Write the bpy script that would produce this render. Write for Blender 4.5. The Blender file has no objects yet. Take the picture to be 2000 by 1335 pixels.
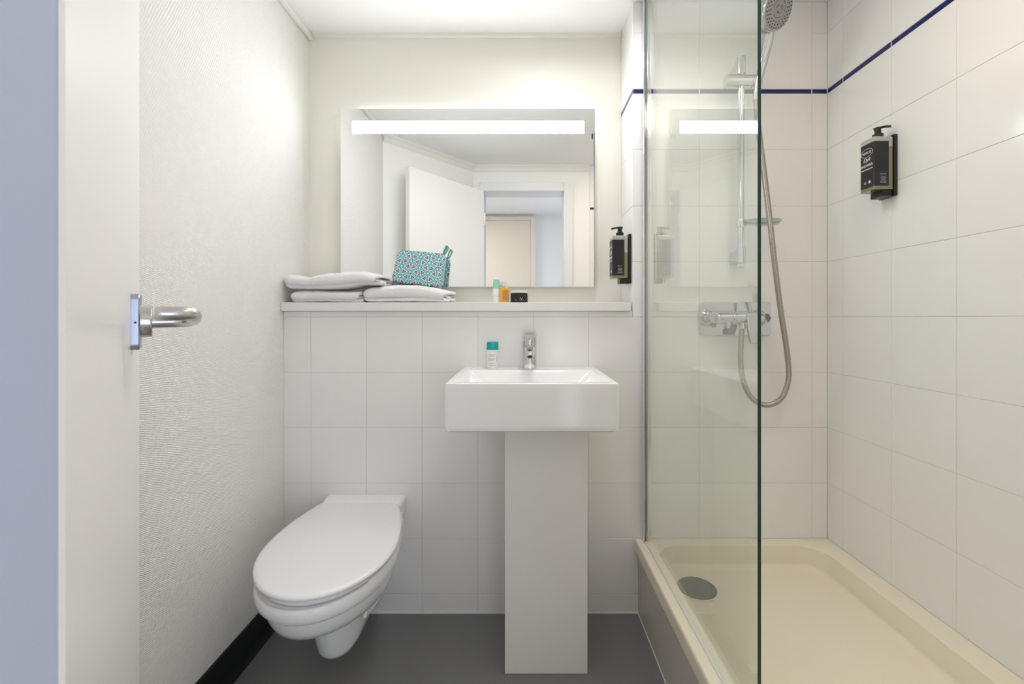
import bpy, bmesh, math, random
from mathutils import Vector, Matrix, noise
random.seed(7)
PI = math.pi
sc = bpy.context.scene
C = sc.collection

# ---------------------------------------------------------------- camera, world, light, exposure
F = 875.7          # focal length in pixels of the 2000 x 1335 frame
VX, VY = 1020.0, 621.0
EYE = 1.0656
D = 1.62           # depth of the tiled wall face
cd = bpy.data.cameras.new('camera')
cam = bpy.data.objects.new('camera', cd)
C.objects.link(cam)
cam.location = (0, 0, EYE)
cam.rotation_euler = (PI/2, 0, 0)
cd.sensor_width = 36.0
cd.lens = F/2000*36.0
cd.shift_x = -(VX-1000)/2000
cd.shift_y = -(667.5-VY)/2000
cd.clip_start = 0.02
cd.dof.use_dof = True
cd.dof.focus_distance = 1.5
cd.dof.aperture_fstop = 10
sc.camera = cam

w = bpy.data.worlds.new('world')
sc.world = w
w.use_nodes = True
w.node_tree.nodes['Background'].inputs[0].default_value = (0.75, 0.85, 1, 1)
w.node_tree.nodes['Background'].inputs[1].default_value = 0.5

LAMP = 25.5        # emission of the strip in the mirror
BACKGLOW = 5.0     # emission behind the mirror
def area(name, loc, direction, sx, sy, power, color):
    ld = bpy.data.lights.new(name, 'AREA')
    ld.shape = 'RECTANGLE'; ld.size = sx; ld.size_y = sy
    ld.energy = power; ld.color = color
    o = bpy.data.objects.new(name, ld)
    C.objects.link(o)
    o.location = loc
    o.rotation_euler = Vector(direction).to_track_quat('-Z', 'Y').to_euler()
    return o
# daylight of the hall window (beside and behind the camera), then unseen fill lights added for hall and bathroom
area('hall_window_light', (1.52, -0.62, 1.35), (-1, 0.0, 0), 1.2, 1.5, 2.0, (0.55, 0.68, 1.0))
area('hall_daylight_fill', (0.93, -1.33, 0.71), (0, 1, 0), 1.2, 1.34, 13.5, (0.78, 0.86, 1.0))  # unseen panel added in the hall, cool fill through the doorway
area('hall_fill_light', (-0.75, -0.55, 2.17), (0, 0, -1), 0.4, 0.4, 9, (1.0, 0.95, 0.89))  # added lamp out of view, warm fill from the hall
area('ceiling_fill_light', (0.12, 1.33, 2.19), (0, -.12, -1), 0.26, 0.22, 4.5, (0.97, 0.965, 0.98))  # added neutral fill under the ceiling, kept out of the mirror's view
area('shower_fill_light', (0.78, 0.70, 2.19), (0, 0, -1), 0.3, 0.3, 2.8, (1.0, 0.78, 0.63))  # added warm fill above the shower, out of view

vs = sc.view_settings
sc.display_settings.display_device = 'sRGB'
vs.view_transform = 'Standard'
vs.look = 'None'
vs.exposure = 0.19
vs.gamma = 1.0
vs.use_curve_mapping = False
sc.cycles.max_bounces = 14
sc.cycles.diffuse_bounces = 8
sc.cycles.glossy_bounces = 6
sc.cycles.transparent_max_bounces = 16
sc.cycles.caustics_reflective = True
sc.cycles.blur_glossy = 0.5

# ---------------------------------------------------------------- pixel helpers
def P(px, py, y):
    "the point seen at pixel (px, py) of the photograph at depth y"
    return Vector(((px-VX)*y/F, y, EYE-(py-VY)*y/F))
def XD(px, y=D): return (px-VX)*y/F
def ZD(py, y=D): return EYE-(py-VY)*y/F

# ---------------------------------------------------------------- materials
MATS = {}
def mat(name, col=(.8, .8, .8), rough=.5, metal=0.0, spec=.5, coat=0.0, emit=None, estr=0.0, trans=0.0, ior=1.45,
        alpha=1.0, sheen=0.0, sss=0.0):
    m = bpy.data.materials.new(name)
    m.use_nodes = True
    b = m.node_tree.nodes['Principled BSDF']
    b.inputs['Base Color'].default_value = (*col, 1)
    b.inputs['Roughness'].default_value = rough
    b.inputs['Metallic'].default_value = metal
    b.inputs['Specular IOR Level'].default_value = spec
    b.inputs['Coat Weight'].default_value = coat
    b.inputs['Coat Roughness'].default_value = 0.05
    b.inputs['IOR'].default_value = ior
    b.inputs['Transmission Weight'].default_value = trans
    b.inputs['Sheen Weight'].default_value = sheen
    if emit:
        b.inputs['Emission Color'].default_value = (*emit, 1)
        b.inputs['Emission Strength'].default_value = estr
    MATS[name] = m
    return m
def N(m, t, **kw):
    n = m.node_tree.nodes.new(t)
    for k, v in kw.items(): setattr(n, k, v)
    return n
def L(m, a, b): m.node_tree.links.new(a, b)
def bsdf(m): return m.node_tree.nodes['Principled BSDF']
def noise_var(m, c1, c2, scale, detail=3, lo=.35, hi=.65, coord='Object'):
    tc = N(m, 'ShaderNodeTexCoord'); n = N(m, 'ShaderNodeTexNoise'); r = N(m, 'ShaderNodeValToRGB')
    n.inputs['Scale'].default_value = scale; n.inputs['Detail'].default_value = detail
    r.color_ramp.elements[0].color = (*c1, 1); r.color_ramp.elements[1].color = (*c2, 1)
    r.color_ramp.elements[0].position = lo; r.color_ramp.elements[1].position = hi
    L(m, tc.outputs[coord], n.inputs['Vector']); L(m, n.outputs['Fac'], r.inputs['Fac'])
    L(m, r.outputs['Color'], bsdf(m).inputs['Base Color'])
def noise_bump(m, scale, strength, dist=.001, detail=3, vec=(1, 1, 1)):
    tc = N(m, 'ShaderNodeTexCoord'); mp = N(m, 'ShaderNodeMapping'); n = N(m, 'ShaderNodeTexNoise'); b = N(m, 'ShaderNodeBump')
    mp.inputs['Scale'].default_value = vec
    n.inputs['Scale'].default_value = scale; n.inputs['Detail'].default_value = detail
    b.inputs['Strength'].default_value = strength; b.inputs['Distance'].default_value = dist
    L(m, tc.outputs['Object'], mp.inputs['Vector']); L(m, mp.outputs['Vector'], n.inputs['Vector'])
    L(m, n.outputs['Fac'], b.inputs['Height']); L(m, b.outputs['Normal'], bsdf(m).inputs['Normal'])

tile_m = mat('tile_glaze', (.85, .84, .83), .16)
noise_bump(tile_m, 9, .12, .002, 2)
navy_m = mat('navy_glaze', (.012, .018, .11), .2)
grout_m = mat('grout', (.68, .67, .65), .9)
ceram_m = mat('white_ceramic', (.86, .86, .86), .13)
seat_m = mat('white_plastic', (.84, .84, .85), .16)
paint_m = mat('ceiling_paint', (.90, .895, .89), .8)
noise_bump(paint_m, 260, .15, .001)
smooth_m = mat('cream_wall_paint', (.90, .89, .86), .5)
trim_m = mat('trim_paint', (.82, .81, .76), .35)
door_m = mat('door_paint', (.87, .86, .835), .28)
noise_bump(door_m, 30, .06, .001, 3, (1, 1, .15))
jamb_m = mat('daylight_tinted_jamb', (.46, .50, .61), .3)  # frame paint with the hall's blue daylight tinted into its colour
lining_m = mat('door_frame_paint', (.80, .80, .80), .3)
shelf_m = mat('shelf_laminate', (.80, .79, .77), .3)
panel_m = mat('pedestal_panel', (.81, .79, .765), .3)
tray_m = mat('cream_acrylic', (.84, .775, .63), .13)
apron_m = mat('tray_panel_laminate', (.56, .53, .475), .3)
chrome_m = mat('chrome', (.66, .665, .68), .07, 1.0)
satin_m = mat('satin_steel', (.62, .60, .58), .26, 1.0)
steel_m = mat('brushed_steel', (.44, .48, .58), .35, 1.0)
alu_m = mat('profile_aluminium', (.80, .80, .82), .12, 1.0)
hose_m = mat('hose_metal', (.42, .385, .34), .25, 1.0)
black_m = mat('black_plastic', (.012, .012, .013), .3)
label_m = mat('black_label', (.014, .013, .018), .32)
ink_m = mat('white_print', (.75, .75, .77), .5)
inkg_m = mat('grey_print', (.30, .30, .31), .5)
base_m = mat('black_vinyl', (.006, .006, .006), .45)
mirror_m = mat('mirror_silver', (.93, .95, .945), .0, 1.0)
medge_m = mat('mirror_edge', (.70, .80, .76), .2)
lamp_m = mat('lamp_strip', (1, 1, 1), .5, emit=(.92, .945, 1.0), estr=LAMP)
glow_m = mat('back_glow', (1, 1, 1), .5, emit=(.98, .99, 1.0), estr=BACKGLOW)
gedge_m = mat('glass_edge', (.003, .045, .036), .12)
grey_m = mat('drain_grey', (.17, .178, .165), .4)
head_m = mat('head_face_grey', (.34, .34, .35), .35)
dark_m = mat('dark_rubber', (.01, .01, .012), .5)
teal_m = mat('teal_plastic', (.0, .37, .36), .25)
wplast_m = mat('bottle_white', (.80, .81, .80), .3)
tube_m = mat('tube_white', (.82, .85, .83), .3)
tubeg_m = mat('tube_green', (.34, .62, .50), .35)
amber_m = mat('amber_liquid', (.80, .42, .05), .08, coat=.4)
amberl_m = mat('amber_label', (.52, .28, .06), .4)
creamy_m = mat('cream_label', (.80, .66, .50), .5)
liq_m = mat('soap_liquid', (.21, .20, .10), .1, coat=.3)
flask_m = mat('smoky_clear_bottle', (.42, .42, .38), .12, coat=.3)
clear_m = mat('clear_plastic', (.72, .72, .64), .12, coat=.3)
lid_m = mat('jar_lid', (.70, .68, .68), .25)
ribbon_m = mat('teal_ribbon', (.10, .38, .30), .7)
pink_m = mat('hall_edge', (.78, .68, .64), .6)
hall_m = mat('hall_door_paint', (.76, .69, .58), .6)
hallw_m = mat('hall_wall_paint', (.84, .84, .83), .7)

floor_m = mat('grey_vinyl', (.2, .2, .2), .42)
noise_var(floor_m, (.185, .187, .19), (.22, .222, .225), 420, 2, .35, .7)
noise_bump(floor_m, 380, .08, .0006)

towel_m = mat('white_terry', (.88, .87, .87), .95, sheen=.3)
def terry(m):
    tc = N(m, 'ShaderNodeTexCoord'); v = N(m, 'ShaderNodeTexNoise'); n2 = N(m, 'ShaderNodeTexNoise')
    ad = N(m, 'ShaderNodeMath', operation='ADD'); b = N(m, 'ShaderNodeBump')
    v.inputs['Scale'].default_value = 520; n2.inputs['Scale'].default_value = 90
    b.inputs['Strength'].default_value = .8; b.inputs['Distance'].default_value = .003
    L(m, tc.outputs['Object'], v.inputs['Vector']); L(m, tc.outputs['Object'], n2.inputs['Vector'])
    L(m, v.outputs['Fac'], ad.inputs[0]); L(m, n2.outputs['Fac'], ad.inputs[1])
    L(m, ad.outputs[0], b.inputs['Height']); L(m, b.outputs['Normal'], bsdf(m).inputs['Normal'])
terry(towel_m)

def wallpaper(name, col, strength):
    "painted woven wallpaper: short slanting rows"
    m = mat(name, col, .36)
    tc = N(m, 'ShaderNodeTexCoord'); sep = N(m, 'ShaderNodeSeparateXYZ')
    L(m, tc.outputs['Object'], sep.inputs[0])
    hx = N(m, 'ShaderNodeMath', operation='ADD'); L(m, sep.outputs['X'], hx.inputs[0]); L(m, sep.outputs['Y'], hx.inputs[1])
    nz = N(m, 'ShaderNodeTexNoise'); nz.inputs['Scale'].default_value = 26; nz.inputs['Detail'].default_value = 2
    L(m, tc.outputs['Object'], nz.inputs['Vector'])
    def lin(a, b, ka, kb, kn):
        p = N(m, 'ShaderNodeMath', operation='MULTIPLY'); p.inputs[1].default_value = ka; L(m, a, p.inputs[0])
        q = N(m, 'ShaderNodeMath', operation='MULTIPLY_ADD'); q.inputs[1].default_value = kb; L(m, b, q.inputs[0]); L(m, p.outputs[0], q.inputs[2])
        r = N(m, 'ShaderNodeMath', operation='MULTIPLY_ADD'); r.inputs[1].default_value = kn; L(m, nz.outputs['Fac'], r.inputs[0]); L(m, q.outputs[0], r.inputs[2])
        s = N(m, 'ShaderNodeMath', operation='SINE'); L(m, r.outputs[0], s.inputs[0]); return s.outputs[0]
    a = lin(hx.outputs[0], sep.outputs['Z'], 350, 1500, 14)
    b = lin(hx.outputs[0], sep.outputs['Z'], 900, -420, 12)
    mx = N(m, 'ShaderNodeMath', operation='MULTIPLY_ADD'); mx.inputs[1].default_value = .85
    L(m, b, mx.inputs[0]); L(m, a, mx.inputs[2])
    fine = N(m, 'ShaderNodeTexNoise'); fine.inputs['Scale'].default_value = 330; L(m, tc.outputs['Object'], fine.inputs['Vector'])
    sm = N(m, 'ShaderNodeMath', operation='ADD'); L(m, mx.outputs[0], sm.inputs[0]); L(m, fine.outputs['Fac'], sm.inputs[1])
    bp = N(m, 'ShaderNodeBump'); bp.inputs['Strength'].default_value = strength; bp.inputs['Distance'].default_value = .0006
    L(m, sm.outputs[0], bp.inputs['Height']); L(m, bp.outputs['Normal'], bsdf(m).inputs['Normal'])
    return m
paper_m = wallpaper('woven_wallpaper', (.86, .84, .795), .6)
paperb_m = wallpaper('niche_wallpaper', (.84, .82, .745), .08)

def glass_mat(name, tint, refl=1.5, rough=0.0, boost=1.0):
    "clear sheet: straight transmission with a green tint plus Fresnel reflection"
    m = bpy.data.materials.new(name); m.use_nodes = True
    nt = m.node_tree; nt.nodes.clear()
    out = N(m, 'ShaderNodeOutputMaterial'); mix = N(m, 'ShaderNodeMixShader'); tr = N(m, 'ShaderNodeBsdfTransparent')
    gl = N(m, 'ShaderNodeBsdfGlossy'); fr = N(m, 'ShaderNodeFresnel')
    tr.inputs['Color'].default_value = (*tint, 1); gl.inputs['Color'].default_value = (1, 1, 1, 1); gl.inputs['Roughness'].default_value = rough
    # the sheet does not bend the ray, so both of its faces reflect as seen from the air side
    geo = N(m, 'ShaderNodeNewGeometry'); io = N(m, 'ShaderNodeMix'); io.data_type = 'FLOAT'
    io.inputs['A'].default_value = refl; io.inputs['B'].default_value = 1/refl
    L(m, geo.outputs['Backfacing'], io.inputs['Factor']); L(m, io.outputs['Result'], fr.inputs['IOR'])
    L(m, fr.outputs[0], mix.inputs['Fac']); L(m, tr.outputs[0], mix.inputs[1]); L(m, gl.outputs[0], mix.inputs[2])
    L(m, mix.outputs[0], out.inputs['Surface'])
    return m
glass_m = glass_mat('screen_glass', (.955, .985, .965), 1.6)
plex_m = glass_mat('clear_acrylic', (.72, .76, .77), 1.6, .03)

def pouch_material():
    m = mat('triangle_print_cloth', (.5, .5, .5), .75)
    tc = N(m, 'ShaderNodeTexCoord'); sep = N(m, 'ShaderNodeSeparateXYZ'); L(m, tc.outputs['Object'], sep.inputs[0])
    def M(op, a, b=None, c=None):
        n = N(m, 'ShaderNodeMath', operation=op)
        for i, v in enumerate((a, b, c)):
            if v is None: continue
            if isinstance(v, (int, float)): n.inputs[i].default_value = v
            else: L(m, v, n.inputs[i])
        return n.outputs[0]
    h = .0365
    x = M('ADD', M('DIVIDE', sep.outputs['X'], h), 40.3)
    # cloth runs over the gusset: depth counts as width there
    x = M('ADD', x, M('MULTIPLY', M('DIVIDE', sep.outputs['Y'], h), .8))
    z = M('DIVIDE', sep.outputs['Z'], h)
    u1 = x
    u2 = M('ADD', M('MULTIPLY', x, -.5), M('MULTIPLY', z, .8660))
    u3 = M('ADD', M('MULTIPLY', x, -.5), M('MULTIPLY', z, -.8660))
    f = [M('FLOORED_MODULO', u, 1.0) for u in (u1, u2, u3)]
    s = M('ADD', M('ADD', f[0], f[1]), f[2])
    up = M('MINIMUM', M('MINIMUM', f[0], f[1]), f[2])
    dn = M('MINIMUM', M('MINIMUM', M('SUBTRACT', 1, f[0]), M('SUBTRACT', 1, f[1])), M('SUBTRACT', 1, f[2]))
    isup = M('LESS_THAN', s, 1.5)
    d = M('ADD', M('MULTIPLY', up, isup), M('MULTIPLY', dn, M('SUBTRACT', 1, isup)))
    r = N(m, 'ShaderNodeValToRGB'); r.color_ramp.interpolation = 'CONSTANT'
    e = r.color_ramp.elements
    cols = [(0, (.50, .80, .82)), (.030, (.0, .20, .23)), (.098, (.60, .78, .84)), (.195, (.085, .09, .11)), (.245, (.42, .14, .13)), (.292, (.55, .50, .52))]
    e[0].position = 0; e[0].color = (*cols[0][1], 1)
    e[1].position = cols[1][0]; e[1].color = (*cols[1][1], 1)
    for p_, c_ in cols[2:]:
        q = e.new(p_); q.color = (*c_, 1)
    L(m, d, r.inputs['Fac']); L(m, r.outputs['Color'], bsdf(m).inputs['Base Color'])
    return m
pouch_m = pouch_material()

# ---------------------------------------------------------------- mesh helpers
class MB:
    def __init__(s): s.bm = bmesh.new()
    def box(s, x0, x1, y0, y1, z0, z1, mi=0):
        v = [s.bm.verts.new(p) for p in ((x0,y0,z0),(x1,y0,z0),(x1,y1,z0),(x0,y1,z0),(x0,y0,z1),(x1,y0,z1),(x1,y1,z1),(x0,y1,z1))]
        for f in ((0,3,2,1),(4,5,6,7),(0,1,5,4),(1,2,6,5),(2,3,7,6),(3,0,4,7)):
            s.bm.faces.new([v[i] for i in f]).material_index = mi
        return v
    def loft(s, rings, closed=True, cap0=True, cap1=True, mi=0):
        vr = [[s.bm.verts.new(p) for p in r] for r in rings]
        n = len(vr[0])
        for a, b in zip(vr, vr[1:]):
            for i in range(n if closed else n-1):
                j = (i+1) % n
                s.bm.faces.new((a[i], a[j], b[j], b[i])).material_index = mi
        if cap0: s.bm.faces.new(vr[0][::-1]).material_index = mi
        if cap1: s.bm.faces.new(vr[-1]).material_index = mi
        return vr
    def lathe(s, prof, o=(0,0,0), axis=(0,0,1), n=32, mi=0, cap0=True, cap1=True):
        "prof: list of (radius, height along axis)"
        o = Vector(o); ax = Vector(axis).normalized(); q = ax.to_track_quat('Z', 'Y')
        rings = []
        for r, h in prof:
            rings.append([o + q @ Vector((max(r, 1e-5)*math.cos(2*PI*i/n), max(r, 1e-5)*math.sin(2*PI*i/n), h)) for i in range(n)])
        return s.loft(rings, True, cap0, cap1, mi)
    def tube(s, pts, r, n=16, mi=0, scale=None):
        "tube along a list of points, r a number or a list; parallel transport frames"
        pts = [Vector(p) for p in pts]
        t0 = (pts[1]-pts[0]).normalized()
        nrm = t0.orthogonal().normalized()
        rings = []
        for i, p in enumerate(pts):
            t = (pts[min(i+1, len(pts)-1)]-pts[max(i-1, 0)]).normalized()
            nrm = (nrm - t*nrm.dot(t)).normalized()
            b = t.cross(nrm)
            rr = r[i] if isinstance(r, (list, tuple)) else r
            rings.append([p + nrm*rr*math.cos(2*PI*k/n) + b*rr*math.sin(2*PI*k/n) for k in range(n)])
        return s.loft(rings, mi=mi)
    def build(s, name, m, parent=None, smooth=None, bevel=None, sub=None, loc=None):
        bmesh.ops.recalc_face_normals(s.bm, faces=s.bm.faces)
        me = bpy.data.meshes.new(name)
        s.bm.to_mesh(me); s.bm.free()
        for x in (m if isinstance(m, (list, tuple)) else [m]): me.materials.append(x)
        o = bpy.data.objects.new(name, me); C.objects.link(o)
        if parent is not None: o.parent = parent
        if loc is not None: o.location = loc
        if bevel:
            b = o.modifiers.new('bevel', 'BEVEL'); b.width = bevel[0]; b.segments = bevel[1]; b.limit_method = 'ANGLE'; b.angle_limit = math.radians(35)
        if sub:
            q = o.modifiers.new('sub', 'SUBSURF'); q.levels = sub; q.render_levels = sub
        if smooth is not None:
            for p in me.polygons: p.use_smooth = True
            if smooth < 180:
                me.set_sharp_from_angle(angle=math.radians(smooth))
                wn = o.modifiers.new('weighted_normal', 'WEIGHTED_NORMAL'); wn.keep_sharp = True; wn.weight = 80
        return o
def tag(o, label=None, cat=None, group=None, kind=None):
    if label: o['label'] = label
    if cat: o['category'] = cat
    if group: o['group'] = group
    if kind: o['kind'] = kind
    return o
def thing(name, loc, label, cat, group=None, rz=0):
    o = bpy.data.objects.new(name, None); C.objects.link(o); o.location = loc; o.rotation_euler = (0, 0, rz)
    o.empty_display_size = .05
    return tag(o, label, cat, group)
def adopt(root):
    "children were built in world coordinates: keep them there under the thing's empty"
    bpy.context.view_layer.update()
    for ch in root.children:
        ch.matrix_parent_inverse = root.matrix_world.inverted()
def rrect(w, h, r, n=6):
    "rounded rectangle outline, centred"
    pts = []
    for cx, cy, a0 in ((w/2-r, h/2-r, 0), (-w/2+r, h/2-r, PI/2), (-w/2+r, -h/2+r, PI), (w/2-r, -h/2+r, 1.5*PI)):
        for i in range(n+1):
            a = a0 + PI/2*i/n
            pts.append((cx+r*math.cos(a), cy+r*math.sin(a)))
    return pts
def spline(pts, n=12):
    "Catmull-Rom through points"
    pts = [Vector(p) for p in pts]; out = []
    q = [2*pts[0]-pts[1]] + pts + [2*pts[-1]-pts[-2]]
    for i in range(1, len(q)-2):
        for k in range(n):
            t = k/n; a, b, c, d = q[i-1:i+3]
            out.append(.5*((2*b)+(c-a)*t+(2*a-5*b+4*c-d)*t*t+(3*b-a-3*c+d)*t**3))
    out.append(pts[-1]); return out
def resample(pts, step):
    out = [pts[0].copy()]; acc = 0
    for a, b in zip(pts, pts[1:]):
        l = (b-a).length; d = step-acc
        while d <= l:
            out.append(a+(b-a)*(d/l)); d += step
        acc = l-(d-step)
    return out

# ================================================================= ROOM SHELL
CEIL = 2.207
XL, XR = -0.862, 1.1026
XN = 0.399          # right side of the niche
YB = 1.81           # back of the niche
YF = 0.214          # wall with the doorway
T = .0013            # tile thickness
def struct(name, mb, m, **k):
    o = mb.build(name, m, **k); o['kind'] = 'structure'; return o

mb = MB(); mb.box(-1.4, 1.7, -1.55, 2.0, -.1, 0); struct('floor', mb, floor_m)
mb = MB(); mb.box(-1.4, 1.7, -1.55, 2.0, CEIL, CEIL+.1); struct('ceiling', mb, paint_m)
mb = MB(); mb.box(XL-.1, XL, .795, YB, 0, CEIL); struct('wall_left', mb, paper_m)
mb = MB(); mb.box(XL-.1, XN+.0, YB, YB+.1, 0, CEIL); struct('wall_back', mb, paperb_m)
# slanting wall that the door opens against
A = Vector((XL, .795)); B = Vector((-.364, YF)); dv = (B-A).normalized(); nv = Vector((-dv.y, dv.x))
if nv.y > 0: nv = -nv      # away from the room
ring = [A, B, B+nv*.1+dv*.06, A+nv*.1-dv*.1]
mb = MB(); mb.loft([[(p.x, p.y, 0) for p in ring], [(p.x, p.y, CEIL) for p in ring]]); struct('wall_oblique', mb, smooth_m)
# wall with the doorway
DX0, DX1, DTOP = -.2823, .306, 2.003
mb = MB(); mb.box(-.364, DX0-.03, .10, YF, 0, CEIL); mb.box(DX1+.03, XR+.1, .10, YF, 0, CEIL); mb.box(DX0-.03, DX1+.03, .10, YF, DTOP+.03, CEIL)
mb.box(-1.3, -.364, .10, .12, 0, CEIL)
struct('wall_front', mb, smooth_m)
# door frame: linings and casing
mb = MB()
mb.box(DX1, DX1+.065, YF, .2725, 0, DTOP+.065); mb.box(DX1, DX1+.03, .08, YF, 0, DTOP+.03)
mb.box(DX0, DX1, .08, .2725, DTOP, DTOP+.03)
mb.box(DX0-.03, DX1, YF, .262, DTOP+.03, DTOP+.065)
struct('trim_1', mb, lining_m, bevel=(.003, 2))
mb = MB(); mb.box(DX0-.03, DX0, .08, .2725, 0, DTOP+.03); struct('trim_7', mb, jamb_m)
mb = MB(); mb.box(DX0-.05, DX0+.0006, .2726, .2765, 0, DTOP+.03); struct('trim_8', mb, trim_m)
# ceiling trims
mb = MB(); mb.box(XL+.02, XN-T, YB-.018, YB, CEIL-.011, CEIL); struct('trim_2', mb, trim_m)
mb = MB(); mb.box(XL, XL+.018, .80, YB-.0, CEIL-.022, CEIL); struct('trim_3', mb, trim_m, bevel=(.005, 2))
def crown(name, a, b, hgt=.046, dep=.028):
    a = Vector(a); b = Vector(b); d = (b-a).normalized(); n = Vector((-d.y, d.x))
    prof = [(0, 0), (dep, 0), (dep, -.012), (dep*.55, -.022), (dep*.45, -hgt*.7), (dep*.2, -hgt), (0, -hgt)]
    mb = MB(); mb.loft([[(p.x+n.x*u, p.y+n.y*u, CEIL+z) for u, z in prof] for p in (a, b)]); return struct(name, mb, trim_m)
crown('trim_4', (-.364, YF), (XL, .795)) if False else crown('trim_4', (B.x, B.y), (A.x, A.y)) if ((Vector((-(A-B).y, (A-B).x))).dot(-nv) > 0) else crown('trim_4', (A.x, A.y), (B.x, B.y))
crown('trim_5', (-.364, YF), (.505, YF))

# hall behind the camera
mb = MB(); mb.box(-1.4, .142, -1.5, -1.4, 0, CEIL); struct('wall_hall_back', mb, hallw_m)
mb = MB(); mb.box(.142, 1.7, -1.5, -1.43, 0, CEIL); struct('wall_hall_niche', mb, hallw_m)
mb = MB(); mb.box(-1.4, -1.3, -1.5, .12, 0, CEIL); struct('wall_hall_left', mb, hallw_m)
mb = MB(); mb.box(1.6, 1.7, -1.5, .214, 0, CEIL); struct('wall_hall_right', mb, hallw_m)
mb = MB(); mb.box(1.2, 1.6, .10, .214, 0, CEIL); struct('wall_hall_front', mb, hallw_m)
hd = MB(); hd.box(-.75, .095, -1.40, -1.36, .01, 2.14); hd = hd.build('door_2', hall_m, bevel=(.002, 1)); hd['kind'] = 'structure'
mb = MB(); mb.box(.095, .142, -1.4, -1.345, 0, 2.18); mb.box(-.80, .095, -1.4, -1.345, 2.14, 2.18); mb.box(-.80, -.75, -1.4, -1.345, 0, 2.14); struct('trim_6', mb, pink_m)

# skirting on the left
mb = MB()
prof = [(0, 0), (.020, 0), (.018, .004), (.011, .014), (.008, .03), (.008, .094), (.005, .102), (0, .104)]
mb.loft([[(XL+u, y, z) for u, z in prof] for y in (.82, D)])
struct('baseboard_left', mb, base_m, smooth=30)

# ---- tile rows and columns, measured on the tiled wall
rows = [ZD(p) for p in (1159, 1051, 943, 834.5, 726.5, 618.7, 510.8, 402.1, 292, 182.5)]
zrows = [(0.0, rows[0], 't')] + [(a, b, 't') for a, b in zip(rows, rows[1:])]
ZB0, ZB1 = ZD(182.5), ZD(174.0)
zrows += [(ZB0, ZB1, 'b'), (ZB1, ZD(64.5), 't'), (ZD(64.5), CEIL, 't')]
cols = [XD(p) for p in (607, 716, 824.5, 933.5, 1042, 1149.5, 1258, 1366, 1476, 1586)]
G = .0006           # half a joint
tile_cache = {}
def tile_mesh(w, h, kind):
    k = (round(w, 4), round(h, 4), kind)
    if k in tile_cache: return tile_cache[k]
    bm = bmesh.new()
    bv = .0007 if h > .01 else .0004
    def rg(i, y): return [bm.verts.new(p) for p in ((-w/2+i, y, -h/2+i), (w/2-i, y, -h/2+i), (w/2-i, y, h/2-i), (-w/2+i, y, h/2-i))]
    a, b, c = rg(0, T), rg(0, bv), rg(bv, 0)
    for p, q in ((a, b), (b, c)):
        for i in range(4):
            j = (i+1) % 4; bm.faces.new((p[i], p[j], q[j], q[i]))
    bm.faces.new(c); bm.faces.new(a[::-1])
    bmesh.ops.recalc_face_normals(bm, faces=bm.faces)
    me = bpy.data.meshes.new('border_tile' if kind == 'b' else 'tile'); bm.to_mesh(me); bm.free()
    me.materials.append(navy_m if kind == 'b' else tile_m)
    tile_cache[k] = me; return me
def lay(parent, wall, u0, u1, z0, z1, kind):
    "wall: (rotation about z, function u -> (x, y))"
    gg = G if kind == 't' else .0022
    w_, h_ = u1-u0-2*gg, z1-z0-(2*G if kind == 't' else .0006)
    if w_ < .002 or h_ < .002: return
    o = bpy.data.objects.new('border_tile' if kind == 'b' else 'tile', tile_mesh(w_, h_, kind)); C.objects.link(o)
    x, y = wall[1]((u0+u1)/2)
    o.location = (x, y, (z0+z1)/2)
    o.rotation_euler = (random.uniform(-.0012, .0012), 0, wall[0]+random.uniform(-.0012, .0012))
    o.parent = parent

# half-height wall in front (cistern box)
mb = MB(); mb.box(XL, XN, D+T, YB, 0, 1.091); low = struct('wall_low', mb, grout_m)
facey = (0, lambda u: (u, D))
lc = [XL] + cols[:7]
for a, b in zip(lc, lc[1:]):
    for z0, z1, k in zrows[:6]: lay(low, facey, a, b, z0, z1, k)
    lay(low, facey, a, min(b, XN), rows[5], 1.0905, 't')
# shower back wall, with the niche's side
mb = MB(); mb.box(XN+T, XR+.1, D+T, YB+.1, 0, CEIL); shw = struct('wall_shower', mb, grout_m)
sc_ = [XN] + cols[6:] + [XR]
for i, (a, b) in enumerate(zip(sc_, sc_[1:])):
    for z0, z1, k in zrows:
        if i == 0 and z0 < rows[5]-.01: continue
        if 0 < i < 4 and z0 > ZB1+.15: continue
        if 0 < i < 4 and abs(z0-ZB1) < 1e-6: z1 = CEIL
        lay(shw, facey, a, b, z0, z1, k)
faceL = (-PI/2, lambda u: (XN, u))    # faces -x
for z0, z1, k in zrows:
    if z1 < 1.13: continue
    lay(shw, faceL, D, YB, max(z0, 1.0905), z1, k)
mb = MB(); mb.box(XL+.02, .418, D-.003, D+T, 0, .004); struct('trim_9', mb, trim_m)
# right wall
mb = MB(); mb.box(XR+T, XR+.1, .10, D+T, 0, CEIL); rgt = struct('wall_right', mb, grout_m)
faceR = (-PI/2, lambda u: (XR, u))
yr = [YF, .335, .536, .737, .938, 1.1393, 1.3405, 1.5430, D]
for a, b in zip(yr, yr[1:]):
    for z0, z1, k in zrows: lay(rgt, faceR, a, b, z0, z1, k)
# tiles at the near end of the shower, seen in the mirror
mb = MB(); mb.box(.505, XR, YF, YF+.003, .0, CEIL); frt = struct('wall_shower_end', mb, grout_m)
faceF = (PI, lambda u: (u, YF+.003+T))
xf = [.505, .70, .90, XR]
for a, b in zip(xf, xf[1:]):
    for z0, z1, k in zrows: lay(frt, faceF, a, b, z0, z1, k)

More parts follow.
